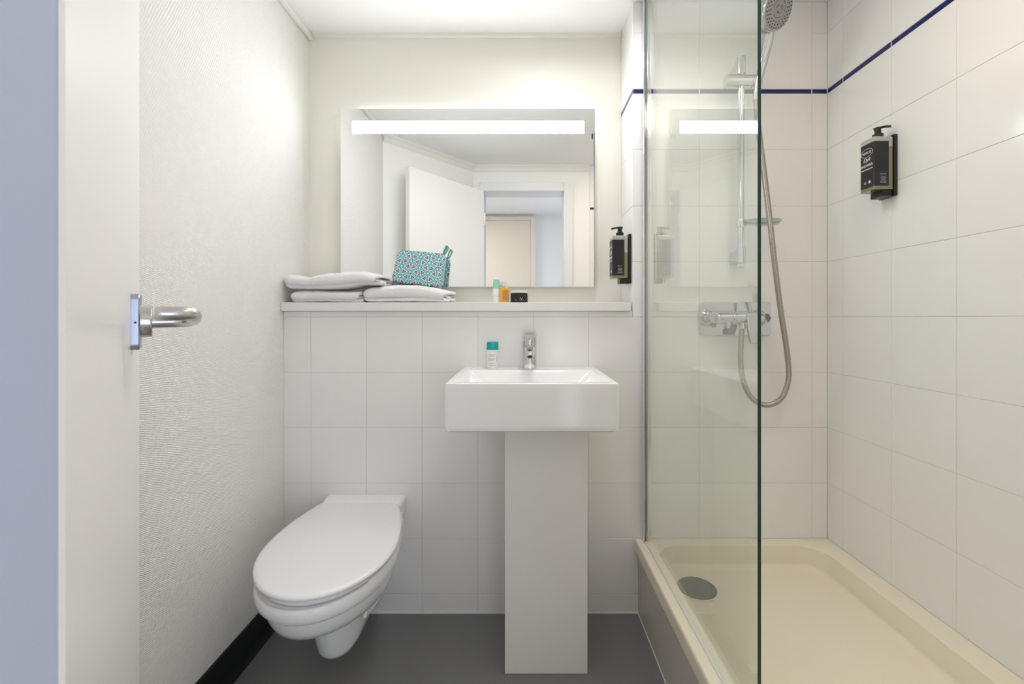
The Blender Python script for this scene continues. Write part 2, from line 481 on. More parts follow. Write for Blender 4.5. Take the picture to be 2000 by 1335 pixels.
# ================================================================= DOOR
Hp = Vector((-.2823, .2725)); Fp = Vector((-.693, .8115))
dd = (Fp-Hp).normalized(); dn = Vector((dd.y, -dd.x))      # along the leaf to its free edge; out of the visible face
if dn.x < 0: dn = -dn
def dpt(t, n, z): p = Hp + dd*t + dn*n; return (p.x, p.y, z)
LEN = (Fp-Hp).length
door = bpy.data.objects.new('door_1', None); C.objects.link(door); door.location = (Hp.x, Hp.y, 0); door['kind'] = 'structure'
mb = MB()
mb.loft([[dpt(0.001, 0, .008), dpt(LEN, 0, .008), dpt(LEN, -.04, .008), dpt(0.001, -.04, .008)], [dpt(0.001, 0, 2.0), dpt(LEN, 0, 2.0), dpt(LEN, -.04, 2.0), dpt(0.001, -.04, 2.0)]])
mb.build('door_leaf', door_m, door, bevel=(.002, 2))
tb = LEN-.160
HN = .0
def ring_rr(t0, wt, hz, z0, n, r, k=5): return [dpt(t0+a, n, z0+b) for a, b in rrect(wt, hz, r, k)]
mb = MB(); zc = ZD(628, .684)
mb.loft([ring_rr(tb, .048, .085, zc, n_, .010) for n_ in (0, .0005)] + [ring_rr(tb, .048-i, .085-i, zc, n_, .010-i/2) for n_, i in ((.0085, 0), (.0102, .0015), (.0110, .004))])
rose = mb.build('handle_plate', steel_m, door, smooth=40)
rose['label'] = 'blue-grey steel plate under the door lever'
mb = MB(); c = dpt(tb-.0135, .0056, zc-.001); mb.lathe([(.0016, 0), (.0016, .0108)], c, (-dd.x, -dd.y, 0), 12)
mb.build('screw_hole', dark_m, rose)
def disc(name, t, z, r, n0, n1, m, par):
    mb = MB(); o = dpt(t, n0, z); l = n1-n0
    mb.lathe([(r, 0), (r, l*.85), (r*.96, l)], o, (dn.x, dn.y, 0), 40); return mb.build(name, m, par, smooth=40)
disc('handle_collar', tb, zc+.001, .0250, .0110, .0245, satin_m, door)
path = [dpt(tb, .02, zc), dpt(tb, .055, zc+.001), dpt(tb-.006, .069, zc+.002), dpt(tb-.020, .075, zc+.004), dpt(tb-.055, .075, zc+.007), dpt(tb-.085, .074, zc+.010), dpt(tb-.100, .067, zc+.012), dpt(tb-.105, .052, zc+.012), dpt(tb-.105, .030, zc+.012)]
pp = resample(spline(path, 14), .003)
mb = MB(); mb.tube(pp, [.0102]*(len(pp)-2)+[.0098, .0085], 20)
lev = mb.build('lever_handle', satin_m, door, smooth=60)
lev['label'] = 'satin steel return lever'
for z in (.25, 1.75):
    mb = MB(); mb.lathe([(.006, 0), (.007, .003), (.007, .087), (.006, .09)], dpt(-.004, .004, z), (0, 0, 1), 12); mb.build('hinge', satin_m, door)
adopt(door)

# ================================================================= SHELF, MIRROR
mb = MB(); mb.box(XL+.001, .387, 1.598, YB-.001, 1.0912, 1.1222)
sh = mb.build('ledge_shelf', shelf_m, bevel=(.0015, 2)); tag(sh, 'long white ledge topping the tiled half wall under the mirror', 'shelf')

YM = 1.785
mx0, mx1, mz0, mz1 = XD(665.5, YM), XD(1162, YM), ZD(559.5, YM), ZD(212.5, YM)
lx0, lx1, lz0, lz1 = XD(688, YM), XD(1141, YM), ZD(260.5, YM), ZD(236, YM)
mir = thing('lit_mirror', ((mx0+mx1)/2, YB, mz0), 'wide frameless wall mirror with a glowing light strip near its top', 'mirror')
bm_ = MB()
xs = [mx0, lx0, lx1, mx1]; zs = [mz0, lz0, lz1, mz1]
# front built as a frame around the strip, body behind it
bb = bm_.bm
grid = [[bb.verts.new((x, YM, z)) for x in xs] for z in zs]
back = [[bb.verts.new((x, YM+.005, z)) for x in xs] for z in zs]
for j in range(3):
    for i in range(3):
        if (i, j) == (1, 1): continue
        bb.faces.new((grid[j][i], grid[j][i+1], grid[j+1][i+1], grid[j+1][i])).material_index = 0
        bb.faces.new((back[j][i], back[j+1][i], back[j+1][i+1], back[j][i+1])).material_index = 1
for i in range(3):
    for G0, B0, k in ((grid[0], back[0], 0), (grid[3], back[3], 0)):
        bb.faces.new((G0[i], G0[i+1], B0[i+1], B0[i])).material_index = 1
    bb.faces.new((grid[i][0], grid[i+1][0], back[i+1][0], back[i][0])).material_index = 1
    bb.faces.new((grid[i][3], grid[i+1][3], back[i+1][3], back[i][3])).material_index = 1
for a, b in (((1, 1), (1, 2)), ((1, 2), (2, 2)), ((2, 2), (2, 1)), ((2, 1), (1, 1))):
    bb.faces.new((grid[a[0]][a[1]], grid[b[0]][b[1]], back[b[0]][b[1]], back[a[0]][a[1]])).material_index = 1
bm_.build('mirror_glass', [mirror_m, medge_m], mir)
mb = MB(); mb.box(lx0, lx1, YM+.0005, YM+.006, lz0, lz1)
o = mb.build('light_strip', lamp_m, mir); o['label'] = 'glowing white light strip'
mb = MB(); mb.box(mx0+.05, mx1-.05, YM+.007, YB, mz0+.06, mz1-.035); mb.build('backing_box', trim_m, mir)
mb = MB(); mb.box(mx0+.06, mx1-.06, YM+.009, YB-.003, mz1-.0345, mz1-.031); mb.build('back_light', glow_m, mir)
mb = MB(); p = P(1157, 266, YM-.001); mb.loft([[(p.x+a, p.y+.001*k, p.z+b) for a, b in rrect(.006, .022, .0028)] for k in (0, 1)])
mb.build('touch_sensor', dark_m, mir)
adopt(mir)

# ================================================================= TOWELS
def towel(name, x0, x1, yf, yb, zbot, zh, label, seed, turns=2.1, lift=None, top=None, lend=.03, th=.0115, splay=0.0):
    "a folded towel: one sheet wound into a flat roll, extruded along x; top(u) scales the height, u = 0..1"
    A_ = (yb-yf)/2-th/2; B_ = zh/2-th/2
    n = int(30*turns*1.6); m_ = 90
    k = (B_-th*.35)/(turns*2*PI)
    yc = (yf+yb)/2
    secs = []
    for i in range(m_+1):
        u = i/m_; x = x0+(x1-x0)*u
        hs = top(u) if top else 1.0
        # rounding at the left end (a fold), ragged sheet ends at the right
        e = min(1, (x-x0)/lend); rnd = math.sqrt(max(0, 1-(1-e)**2))*.97+.03
        outer, inner = [], []
        for j in range(n+1):
            q = j/n; th_ = -PI*.75 + q*turns*2*PI
            a = max(A_-k*(th_+PI*.75)*1.0, .006); b = max(B_-k*(th_+PI*.75), .001)
            ct, st = math.cos(th_), math.sin(th_)
            p_ = 2/3.6
            ex = math.copysign(abs(ct)**p_, ct); ez = math.copysign(abs(st)**p_, st)
            nn = Vector((ct*b, st*a)).normalized()
            for lst, s in ((outer, 1), (inner, -1)):
                yy = a*ex + nn.x*th/2*s; zz = b*ez + nn.y*th/2*s
                lst.append((yy, zz))
        pts = outer + inner[::-1]
        ring = []
        for jj, (yy, zz) in enumerate(pts):
            q = (jj if jj <= n else 2*n+1-jj)/n
            zz_ = zz*hs*rnd; yy_ = yy*(.75+.25*rnd)
            w1 = noise.noise(Vector((x*9+seed*7, yy*14+seed, zz*14)))*.0035
            w2 = noise.noise(Vector((x*38+seed*3, yy*40, zz*40+seed)))*.0016
            w2 += noise.noise(Vector((x*16+seed*5, q*9, seed)))*.003*(u**2)
            # right end: layers end raggedly and droop open
            xe = x + (u**8)*(.012*math.sin(q*9*turns+seed) - .018*(.5-abs(q-.5)))
            zc_ = zbot+zh/2*hs+(lift(u) if lift else 0)
            ring.append((xe, yc+yy_+w1, max(zc_+zz_+w1+w2 - splay*(u**6)*.01*q, zbot+.0004 if zbot < 1.13 else zbot-.004)))
        secs.append(ring)
    mb = MB()
    vr = mb.loft(secs, True, False, False)
    for r_ in (vr[0], vr[-1]):
        for j in range(n):
            a_, b_, c_, d_ = r_[j], r_[j+1], r_[2*n+1-j-1], r_[2*n+1-j]
            try: mb.bm.faces.new((a_, b_, c_, d_))
            except ValueError: pass
    o = mb.build(name, towel_m, smooth=180)
    return tag(o, label, 'towel', 'folded white towels on the ledge')
ZS = 1.1222
towel('folded_towel', -.836, XD(702, 1.61), 1.600, 1.762, ZS, .047, 'folded white towel at the bottom of the stack in the left corner', 1, lend=.02)
def ttop(u): return 1.12-.26*math.exp(-((u-.22)/.12)**2)+.02*math.exp(-((u-.62)/.2)**2)-.30*max(0, (u-.62)/.38)**1.2
towel('folded_towel', -.857, XD(745, 1.63), 1.588, 1.765, ZS+.0475, .058, 'folded white towel lying on top of another in the left corner', 2, top=ttop, lend=.028, splay=1, lift=lambda u: .014*max(0, min(1, (u-.50)/.32))**1.5)
def tr(u): return .78+.30*math.sin(PI*min(1, u*.93+.05))**.8-.08*u**4
towel('folded_towel', XD(706.5, 1.61), XD(877, 1.61), 1.598, 1.755, ZS, .070, 'single folded white towel under the patterned wash bag', 3, top=tr, lend=.022, splay=1, turns=1.8, th=.0125)

# ================================================================= WASH BAG
bag = thing('wash_bag', (-.39, 1.71, 1.19), 'teal and white triangle-patterned wash bag leaning on the mirror', 'bag')
W_, H_, T_ = .196, .132, .052
mb = MB(); rings = []
NS = 14
for i in range(NS+1):
    v = -1+2*i/NS                       # depth through the bag
    pw = (1-abs(v)**3.2)**(1/3.2) if abs(v) < 1 else 0
    s_ = .90+.10*pw
    ring = []
    for a, b in rrect(W_*s_, H_*s_, .016*s_+.004, 7):
        zz = b; puff = 1-.55*((b/H_+.5)*.75)     # thinner at the zip
        bulge = .0
        ring.append((a*(1-.015*(b/H_)), v*T_/2*puff, zz+.004*math.sin(a*26)*(b/H_)))
    rings.append(ring)
mb.loft(rings)
o = mb.build('bag_body', pouch_m, bag, smooth=50)
# puffed front and back panels
for sgn in (-1, 1):
    mb = MB(); n1, n2 = 16, 12; g = []
    for j in range(n2+1):
        row = []
        for i in range(n1+1):
            a = -1+2*i/n1; b = -1+2*j/n2
            bul = (1-a**4)*(1-b**4)
            w0 = noise.noise(Vector((a*1.7, b*1.7, sgn*3)))*.003*bul
            puff = 1-.55*((b*.5+.5)*.75)
            row.append(mb.bm.verts.new((a*(W_/2*.895-.003)*(1-.015*b/2), sgn*(T_/2*puff+.0045*bul+w0-.0004), b*(H_/2*.895-.003))))
        g.append(row)
    for j in range(n2):
        for i in range(n1): mb.bm.faces.new((g[j][i], g[j][i+1], g[j+1][i+1], g[j+1][i]))
    mb.build('side_panel', pouch_m, bag, smooth=180)
mb = MB(); mb.box(-W_/2+.014, W_/2-.014, -.0035, .0035, H_/2-.001, H_/2+.0028); mb.build('zip', ribbon_m, bag, bevel=(.001, 1))
tab = MB()
for s0, off in ((0, -.0045), (1, .0045)):
    pts = [Vector((W_/2-.012+off*.4, 0, H_/2-.004)), Vector((W_/2-.008+off, .001, H_/2+.014)), Vector((W_/2-.004+off, .002, H_/2+.028)), Vector((W_/2-.006, .002, H_/2+.037))]
    pp = spline(pts, 6); rr = []
    for q, p_ in enumerate(pp):
        wv = .0045+.003*(q/len(pp))
        rr.append([(p_.x-wv*.45, p_.y-.0045, p_.z), (p_.x+wv*.45, p_.y-.0045, p_.z), (p_.x+wv*.45, p_.y+.0045, p_.z), (p_.x-wv*.45, p_.y+.0045, p_.z)])
    tab.loft(rr)
o = tab.build('pull_ribbon', ribbon_m, bag, bevel=(.0008, 1)); o['label'] = 'green ribbon loop of the zip'
bag.location = P(820, 525, 1.735)
bag.rotation_euler = (-math.radians(10), math.radians(6), math.radians(-9))

# ================================================================= ITEMS ON THE LEDGE
y0 = 1.655
t = thing('toothpaste_tube', (XD(968, y0), y0, ZS), 'slim white and pale green tube standing on the ledge, left of the amber bottle', 'tube')
mb = MB(); mb.lathe([(.0105, 0), (.0115, .002), (.0115, .020), (.0108, .022)], (0, 0, 0), n=28); mb.build('tube_cap', wplast_m, t, smooth=40)
def tub(z0, z1, m, name, par):
    mb = MB(); rings = []
    for i in range(13):
        z = z0+(z1-z0)*i/12; f = (z-.022)/(.098-.022)
        rx = .0125+.001*f; ry = .0125*(1-f)+.0011*f
        if f < .08: rx *= .75+.25*f/.08; ry *= .75+.25*f/.08
        rings.append([(rx*math.cos(2*PI*k/28), ry*math.sin(2*PI*k/28), z) for k in range(28)])
    mb.loft(rings); return mb.build(name, m, par, smooth=50)
tub(.022, .052, tube_m, 'tube_body', t); tub(.052, .086, tubeg_m, 'label_band', t); tub(.086, .098, tube_m, 'crimped_end', t)
mb = MB(); mb.lathe([(.0128, .0), (.0128, .0)], (0, 0, 0)) if False else None
t.rotation_euler = (0, math.radians(2.5), math.radians(35))

y0 = 1.66
t = thing('amber_bottle', (XD(985, y0), y0, ZS), 'small amber bottle with a clear cap standing on the ledge beside the black jar', 'bottle')
def rlathe(prof, wx, wy, r, mb=None, mi=0):
    mb = mb or MB(); mb.loft([[(a*s, b*s, z) for a, b in rrect(wx, wy, r, 5)] for s, z in prof], mi=mi); return mb
rlathe([(.92, 0), (1, .002), (1, .050), (.95, .054), (.62, .0585), (.60, .060)], .034, .022, .006).build('bottle_body', amber_m, t, smooth=40)
mb = MB(); mb.box(-.0045, .0155, -.0119, -.0112, .008, .026); mb.box(-.0045, .0155, -.0119, -.0112, .0275, .046)
mb.build('bottle_label', amberl_m, t)
mb = MB(); mb.lathe([(.0095, .060), (.0100, .0605), (.0100, .078), (.009, .080)], n=28); mb.build('bottle_cap', clear_m, t, smooth=40)
t.rotation_euler = (0, 0, math.radians(-4))

y0 = 1.655
t = thing('black_jar', (XD(1014, y0), y0, ZS), 'squat black jar with a silver grey lid, standing on the ledge', 'jar')
mb = MB(); mb.lathe([(.030, 0), (.0318, .002), (.0318, .033), (.030, .035)], n=48); mb.build('jar_body', black_m, t, smooth=40)
mb = MB(); mb.lathe([(.0285, .035), (.0312, .0355), (.0312, .041), (.0295, .043)], n=48); mb.build('jar_lid', lid_m, t, smooth=40)
mb = MB()
rnd = random.Random(3)
def arc_mark(mb, r, a0, a1, z0, z1, w):
    n = 6
    pts = [(a0+(a1-a0)*i/n, z0+(z1-z0)*i/n) for i in range(n+1)]
    lo = [mb.bm.verts.new((r*math.cos(a), r*math.sin(a), z-w/2)) for a, z in pts]
    hi = [mb.bm.verts.new((r*math.cos(a), r*math.sin(a), z+w/2)) for a, z in pts]
    for i in range(n): mb.bm.faces.new((lo[i], lo[i+1], hi[i+1], hi[i]))
for _ in range(16):
    a = -PI/2+rnd.uniform(-1.0, 1.0); z = rnd.uniform(.006, .026)
    arc_mark(mb, .0320, a, a+rnd.uniform(-.22, .22), z, z+rnd.uniform(-.006, .006), .0009)
mb.build('scribble_print', inkg_m, t)
mb = MB(); arc_mark(mb, .0321, -PI/2+.12, -PI/2+.30, .019, .010, .0024); arc_mark(mb, .0321, -PI/2+.30, -PI/2+.42, .010, .020, .0024)
mb.build('white_print', ink_m, t)

# ================================================================= SOAP DISPENSERS
def text_mesh(s, size, m, name, extr=.0002, shear=0.0, xs=1.0):
    cu = bpy.data.curves.new('lettering', 'FONT'); cu.body = s; cu.size = size; cu.extrude = extr; cu.align_x = 'CENTER'; cu.align_y = 'CENTER'
    cu.shear = shear; cu.resolution_u = 3
    o = bpy.data.objects.new('lettering_source', cu); C.objects.link(o)
    bpy.context.view_layer.update()
    me = bpy.data.meshes.new_from_object(o.evaluated_get(bpy.context.evaluated_depsgraph_get()))
    bpy.data.objects.remove(o); bpy.data.curves.remove(cu)
    me.materials.clear(); me.materials.append(m)
    if xs != 1.0:
        for v in me.vertices: v.co.x *= xs
    q = bpy.data.objects.new(name, me); C.objects.link(q); return q
def dispenser(wallx, yn, yfar, ztop, label, level, nozzle=(-1, 0)):
    """bottle in a wall holder; local x runs out of the wall (towards -X in the room), local y towards the back wall.
    the side panel faces the camera (-y), the front faces the room (-X)"""
    g = 'black pump soap dispensers'
    t = thing('soap_dispenser', (wallx, yn, ztop-.178), label, 'dispenser', g)
    w = yfar-yn
    X = lambda d: -d
    # holder: wall plate and foot
    mb = MB(); mb.box(-.010, 0, -.002, w+.002, .0, .181); mb.box(-.040, -.010, .004, w-.004, .0, .018); 
    mb.build('holder', black_m, t, bevel=(.0015, 2))
    hB, hT = .019, .176
    cx = -.011-.0285; wx = .057
    def body(z0, z1, m, name, s0=1.0, s1=1.0):
        mb = MB(); rs = []
        for z, s in ((z0, s0), (z1, s1)): rs.append([(cx+a*s, w/2+b*s, z) for a, b in rrect(wx, w, .004, 4)])
        mb.loft(rs); return mb.build(name, m, t, smooth=40)
    zl = hB+(hT-hB)*level
    body(hB, zl, liq_m, 'soap_filling'); body(zl, hT-.010, flask_m, 'bottle_body')
    mb = MB(); mb.loft([[(cx+a*s, w/2+b*s, z) for a, b in rrect(wx, w, .004, 4)] for s, z in ((1, hT-.010), (1, hT-.004), (.93, hT-.001), (.6, hT), (.34, hT+.001))])
    mb.build('bottle_shoulder', flask_m, t, smooth=40)
    # wrapped label: front panel and side panel
    lz0, lz1 = hB+.010, hT-.016
    mb = MB()
    out = cx-wx/2
    mb.box(out-.0006, out, .0045, w-.003, lz0, lz1)
    mb.box(out+.003, cx+wx/2-.014, -.0006, 0, lz0, lz1)
    lb = mb.build('label_wrap', label_m, t)
    # edge between the two panels
    mb = MB(); n = 6
    a_ = [(out+.004-.0046*math.cos(q), .004-.0046*math.sin(q)) for q in [PI/2*i/n for i in range(n+1)]]
    v0 = [mb.bm.verts.new((x, y, lz0)) for x, y in a_]; v1 = [mb.bm.verts.new((x, y, lz1)) for x, y in a_]
    for i in range(n): mb.bm.faces.new((v0[i], v0[i+1], v1[i+1], v1[i]))
    mb.build('label_corner', label_m, t, smooth=180)
    # printing on the front (faces -X): text plane x' = -y
    def put(o, yy, zz, rot=0.0):
        o.parent = t; o.location = (out-.0009, yy, zz); o.rotation_euler = (PI/2, 0, -PI/2)
    H = lz1-lz0
    fs = w
    q = text_mesh('NARCIS', .0098, ink_m, 'lettering', xs=.95*fs/.052); put(q, w/2, lz1-.026)
    # ellipse around the name
    mb = MB(); n = 40; ro = []
    for s in (1.0, .93):
        ro.append([mb.bm.verts.new((0, s*fs*.43*math.cos(2*PI*i/n), s*.0125*math.sin(2*PI*i/n))) for i in range(n)])
    for i in range(n):
        j = (i+1) % n; mb.bm.faces.new((ro[0][i], ro[0][j], ro[1][j], ro[1][i]))
    q = mb.build('emblem_oval', ink_m, t); q.location = (out-.0009, w/2, lz1-.026)
    q = text_mesh('Dyk', .0165, ink_m, 'lettering', shear=.35, extr=.0003); put(q, w/2, lz1-.047)
    q = text_mesh('SHOWER', .0112, ink_m, 'lettering', xs=.98); put(q, w/2, lz1-.0640)
    mb = MB(); mb.box(-.0002, 0, .003, w-.005, -.0012, .0012); mb.box(-.0002, 0, .003, w-.005, .0108, .0114)
    q = mb.build('printed_rule', ink_m, t); q.location = (out-.0007, .001, lz1-.0755)
    for dy in (.30, .62):
        mb = MB(); mb.lathe([(.0042, 0), (.0042, .0003)], (0, 0, 0), (-1, 0, 0), 18); q = mb.build('round_mark', inkg_m if dy > .5 else ink_m, t); q.location = (out-.0006, w*dy, lz0+.016)
    # small print on the side facing the camera
    def puts(o, xx, zz):
        o.parent = t; o.location = (xx, -.0009, zz); o.rotation_euler = (PI/2, 0, 0)
    sx = (out+.003+cx+wx/2-.014)/2+.004
    puts(text_mesh('BODY', .0068, inkg_m, 'lettering'), sx, lz0+.034)
    mb = MB()
    for k, (zz, ww) in enumerate([(.027, .012), (.0245, .018), (.022, .014), (.0195, .016), (.017, .010), (.0135, .019), (.011, .019), (.0085, .018)]):
        mb.box(sx-ww/2, sx+ww/2, -.0010, -.0007, lz0+zz-.0006, lz0+zz+.0005)
    mb.build('small_print', inkg_m, t)
    # pump
    px_ = cx+.004; py_ = w/2
    mb = MB(); mb.lathe([(.0135, hT+.0005), (.0140, hT+.002), (.0140, hT+.013), (.0120, hT+.0145), (.0085, hT+.015), (.0080, hT+.030), (.006, hT+.031)], (px_, py_, 0), n=28)
    mb.build('pump_collar', black_m, t, smooth=40)
    mb = MB(); pts = spline([(px_+nozzle[0]*d_, py_+nozzle[1]*d_, hT+z_) for d_, z_ in ((-.010, .0325), (0, .0330), (.018, .0315), (.032, .0275))], 6)
    mb.tube(pts, [.0040]*8+[.0034]*(len(pts)-8), 12)
    mb.lathe([(.0075, hT+.029), (.0078, hT+.034), (.004, hT+.0365)], (px_, py_, 0), n=20)
    mb.build('pump_nozzle', black_m, t, smooth=50)
    return t
d1 = dispenser(XN-.0005, 1.640, 1.695, 1.371, 'black pump dispenser on the niche side wall, right of the mirror', .60)
d2 = dispenser(XR-.0005, 1.318, 1.372, 1.604, 'black pump dispenser mounted high on the tiled right wall of the shower', .80, (.55, -.83))

# ================================================================= WASHBASIN
wb = thing('washbasin', (.027, D, 0), 'white rectangular washbasin on a boxed pedestal below the mirror', 'washbasin')
bx0, bx1, by0, by1, bz0, bz1 = -.212, .2655, 1.218, D-.0005, .7535, .889
def rr(x0, x1, y0, y1, z, r, n=5): return [((x0+x1)/2+a, (y0+y1)/2+b, z) for a, b in rrect(x1-x0, y1-y0, r, n)]
mb = MB()
rings = [rr(bx0+.012, bx1-.012, by0+.012, by1, bz0, .006),
         rr(bx0+.003, bx1-.003, by0+.003, by1, bz0+.004, .009),
         rr(bx0, bx1, by0, by1, bz0+.012, .010),
         rr(bx0, bx1, by0, by1, bz0+.02, .010), rr(bx0, bx1, by0, by1, bz1-.02, .010), rr(bx0, bx1, by0, by1, bz1-.008, .010),
         rr(bx0+.0015, bx1-.0015, by0+.0015, by1, bz1-.002, .009),
         rr(bx0+.006, bx1-.006, by0+.006, by1-.004, bz1, .006),
         rr(-.184, .240, by0+.020, 1.535, bz1, .010),
         rr(-.180, .236, by0+.024, 1.531, bz1-.003, .010),
         rr(-.172, .228, by0+.032, 1.524, bz1-.012, .012),
         rr(-.120, .176, by0+.085, 1.485, bz1-.062, .02),
         rr(-.100, .156, by0+.105, 1.465, bz1-.070, .03),
         rr(-.010, .066, 1.36, 1.43, bz1-.073, .02)]
mb.loft(rings)
mb.build('basin', ceram_m, wb, smooth=35)
mb = MB(); mb.lathe([(.022, 0), (.024, .002), (.018, .004), (.006, .0045)], (.028, 1.395, bz1-.073), n=28); mb.build('drain_ring', chrome_m, wb, smooth=40)
mb = MB(); mb.box(XD(986, 1.343), XD(1147.5, 1.343), 1.343, D-.001, 0.0005, bz0+.004)
mb.build('pedestal', panel_m, wb, bevel=(.0015, 2))
adopt(wb)

# tap
tp = thing('basin_tap', (XD(1034, 1.58), 1.575, bz1), 'chrome single-lever mixer tap on the back ledge of the washbasin', 'tap')
mb = MB()
mb.lathe([(.0255, 0), (.0262, .003), (.0250, .006), (.0246, .060), (.0250, .100), (.0240, .106)], (0, 0, 0), n=40)
mb.build('tap_body', chrome_m, tp, smooth=40)
mb = MB()  # spout leans out towards the room
rs = []
for s, (yy, zz, a, b) in enumerate([(-.008, .066, .020, .017), (-.035, .070, .0185, .015), (-.07, .068, .017, .012), (-.096, .063, .0155, .011), (-.106, .060, .014, .009)]):
    rs.append([(a_*1.0, yy + b_*.15, zz+b_) for a_, b_ in rrect(2*a, 2*b, b*.8, 5)])
mb.loft(rs); mb.build('spout', chrome_m, tp, smooth=40)
mb = MB(); mb.lathe([(.011, 0), (.011, .010), (.009, .0105)], (0, -.106, .0500), (0, .75, 1), 24); sp = mb.build('aerator', satin_m, tp, smooth=40)
mb = MB(); mb.lathe([(.0085, 0), (.0085, .0006)], (0, -.1065, .0494), (0, .75, 1), 24); mb.build('aerator_opening', dark_m, tp)
mb = MB()  # lever: cap and flat handle with a triangular cut
rs = []
for yy, zz, a, b in [(.024, .108, .020, .006), (.020, .119, .0235, .010), (-.005, .124, .0245, .011), (-.035, .124, .0225, .0095), (-.070, .119, .0195, .0085), (-.088, .116, .0165, .0065)]:
    rs.append([(a_, yy, zz+b_) for a_, b_ in rrect(2*a, 2*b, b*.85, 5)])
mb.loft(rs); mb.lathe([(.0235, .104), (.0248, .108), (.0240, .120), (.018, .128)], (0, 0, 0), n=36)
mb.build('tap_lever', chrome_m, tp, smooth=45)

# deodorant
t = thing('deodorant', (XD(962, 1.575), 1.575, bz1), 'small white roll-on bottle with a turquoise cap, left of the tap', 'bottle')
mb = MB(); mb.lathe([(.0185, 0), (.0200, .003), (.0200, .048), (.0205, .058), (.0205, .066), (.017, .067)], n=36); mb.build('bottle_body', wplast_m, t, smooth=40)
mb = MB(); mb.lathe([(.0205, .067), (.0210, .068), (.0208, .088), (.0195, .0935), (.012, .0945)], n=36); mb.build('bottle_cap', teal_m, t, smooth=40)
mb = MB()
for z, a0, a1 in ((.050, -.7, .7), (.045, -.6, .5), (.036, -.7, .55), (.033, -.7, .5), (.029, -.7, .3), (.020, -.6, .5), (.012, -.5, .6)):
    arc_mark(mb, .0203, -PI/2+a0, -PI/2+a1, z, z, .0011)
arc_mark(mb, .0203, -PI/2+.85, -PI/2+.92, .036, .036, .020)
mb.build('grey_print', inkg_m, t)

# ================================================================= TOILET
TX = -.563
wc = thing('toilet', (TX, D, 0), 'white wall-hung toilet with closed lid in the left corner', 'toilet')
def egg(yf, yb, hw, z, back=.5, n=56, sq=2.0, cx=TX):
    """egg outline seen from above: rounded front at yf, back cut at yb with half width hw*back"""
    pts = []
    L_ = yb-yf; ym = yf+L_*.47
    for i in range(n+1):
        a = -PI/2 + PI*i/n             # front half plus sides, right side first... runs left -> front -> right
        pass
    out = []
    m = n//2
    for i in range(m+1):               # right side: from the back to the front
        q = i/m
        th_ = q*PI/2
        if q <= .5:
            s = q/.5; y = yb-(yb-ym)*math.sin(s*PI/2)**1.0*1.0
            k = (yb-y)/(yb-ym)
            x = hw*(back+(1-back)*math.sin(k*PI/2)**.85)
        else:
            s = (q-.5)/.5; a = s*PI/2
            y = ym-(ym-yf)*math.sin(a); x = hw*math.cos(a)**(2/sq)
        out.append((x, y))
    f = max(0, min(1, (z-.20)/.12))
    sh = lambda y: (SH[1]+SH[0]*(1.583-y))*f
    right = [(cx+x+sh(y), y, z) for x, y in out]
    left = [(cx-x+sh(y), y, z) for x, y in out[::-1][1:]]
    return right+left
SH = (.08, -.008)
LY0, LY1 = 1.036, 1.583
lz = .405
mb = MB()
mb.loft([egg(LY0+.010, 1.578, .178, lz+.0, .70), egg(LY0+.002, 1.582, .186, lz+.003, .70), egg(LY0, LY1, .188, lz+.009, .69),
         egg(LY0+.004, LY1-.001, .185, lz+.014, .69), egg(LY0+.014, LY1-.004, .176, lz+.0165, .69), egg(LY0+.04, LY1-.02, .15, lz+.0178, .68), egg(LY0+.15, LY1-.12, .08, lz+.0185, .6)])
mb.build('toilet_lid', seat_m, wc, smooth=60)
mb = MB()
mb.loft([egg(LY0+.020, 1.575, .168, lz-.018, .70), egg(LY0+.014, 1.58, .174, lz-.013, .70), egg(LY0+.014, 1.58, .174, lz-.004, .70), egg(LY0+.018, 1.575, .170, lz-.001, .70)])
mb.build('toilet_seat', seat_m, wc, smooth=60)
# bowl
SH = (.055, -.004)
ye = D-.001
mb = MB()
def E(z, yf, hw, back=.70, sq=2.0, yb=ye): return egg(yf, yb, hw, z, back, sq=sq)
mb.loft([
    egg(1.335, 1.40, .030, .060, .9), egg(1.312, 1.44, .048, .068, .95), egg(1.298, 1.50, .060, .085, .95), egg(1.286, 1.56, .070, .120, .95),
    egg(1.272, ye, .078, .160, .95), egg(1.262, ye, .086, .200, .92), egg(1.245, ye, .096, .226, .90),
    egg(1.190, ye, .118, .240, .80), egg(1.140, ye, .142, .254, .78), egg(1.106, ye, .156, .272, .76), egg(1.088, ye, .163, .294, .75), egg(1.078, ye, .167, .318, .74), egg(1.075, ye, .168, .333, .74), egg(1.073, ye, .169, .336, .74),
    egg(1.055, ye, .177, .341, .73), egg(1.045, ye, .182, .350, .73), egg(1.040, ye, .184, .364, .73), egg(1.040, ye, .183, .378, .73), egg(1.046, ye, .179, .387, .73)])
mb.build('toilet_bowl', ceram_m, wc, smooth=60)
# raised back ledge with the flange
mb = MB()
mb.loft([[(TX+a, y, .395+b) for a, b in rrect(w_, h_, r_, 6)] for y, w_, h_, r_ in ((1.548, .262, .03, .010), (1.560, .278, .055, .014), (1.60, .288, .066, .016), (ye, .290, .068, .016))])
mb.build('back_ledge', ceram_m, wc, smooth=50)
# side cover plate of the fixing
mb = MB()
pl = [(1.36, .155), (1.44, .135), (ye-.005, .135), (ye-.005, .30), (1.50, .285), (1.40, .235)]
for s in (1,):
    n0 = .078; mb.loft([[(TX+n0+.0, y, z) for y, z in pl], [(TX+n0+.011, y, z) for y, z in pl]])
mb.build('fixing_cover', ceram_m, wc, bevel=(.003, 2))
for s in (-1, 1):
    mb = MB(); mb.lathe([(.007, 0), (.008, .001), (.008, .030), (.007, .031)], (TX-.008+s*.078-.0155, 1.5835, lz+.006), (1, 0, 0), n=20); mb.build('hinge', seat_m, wc, smooth=40)
adopt(wc)

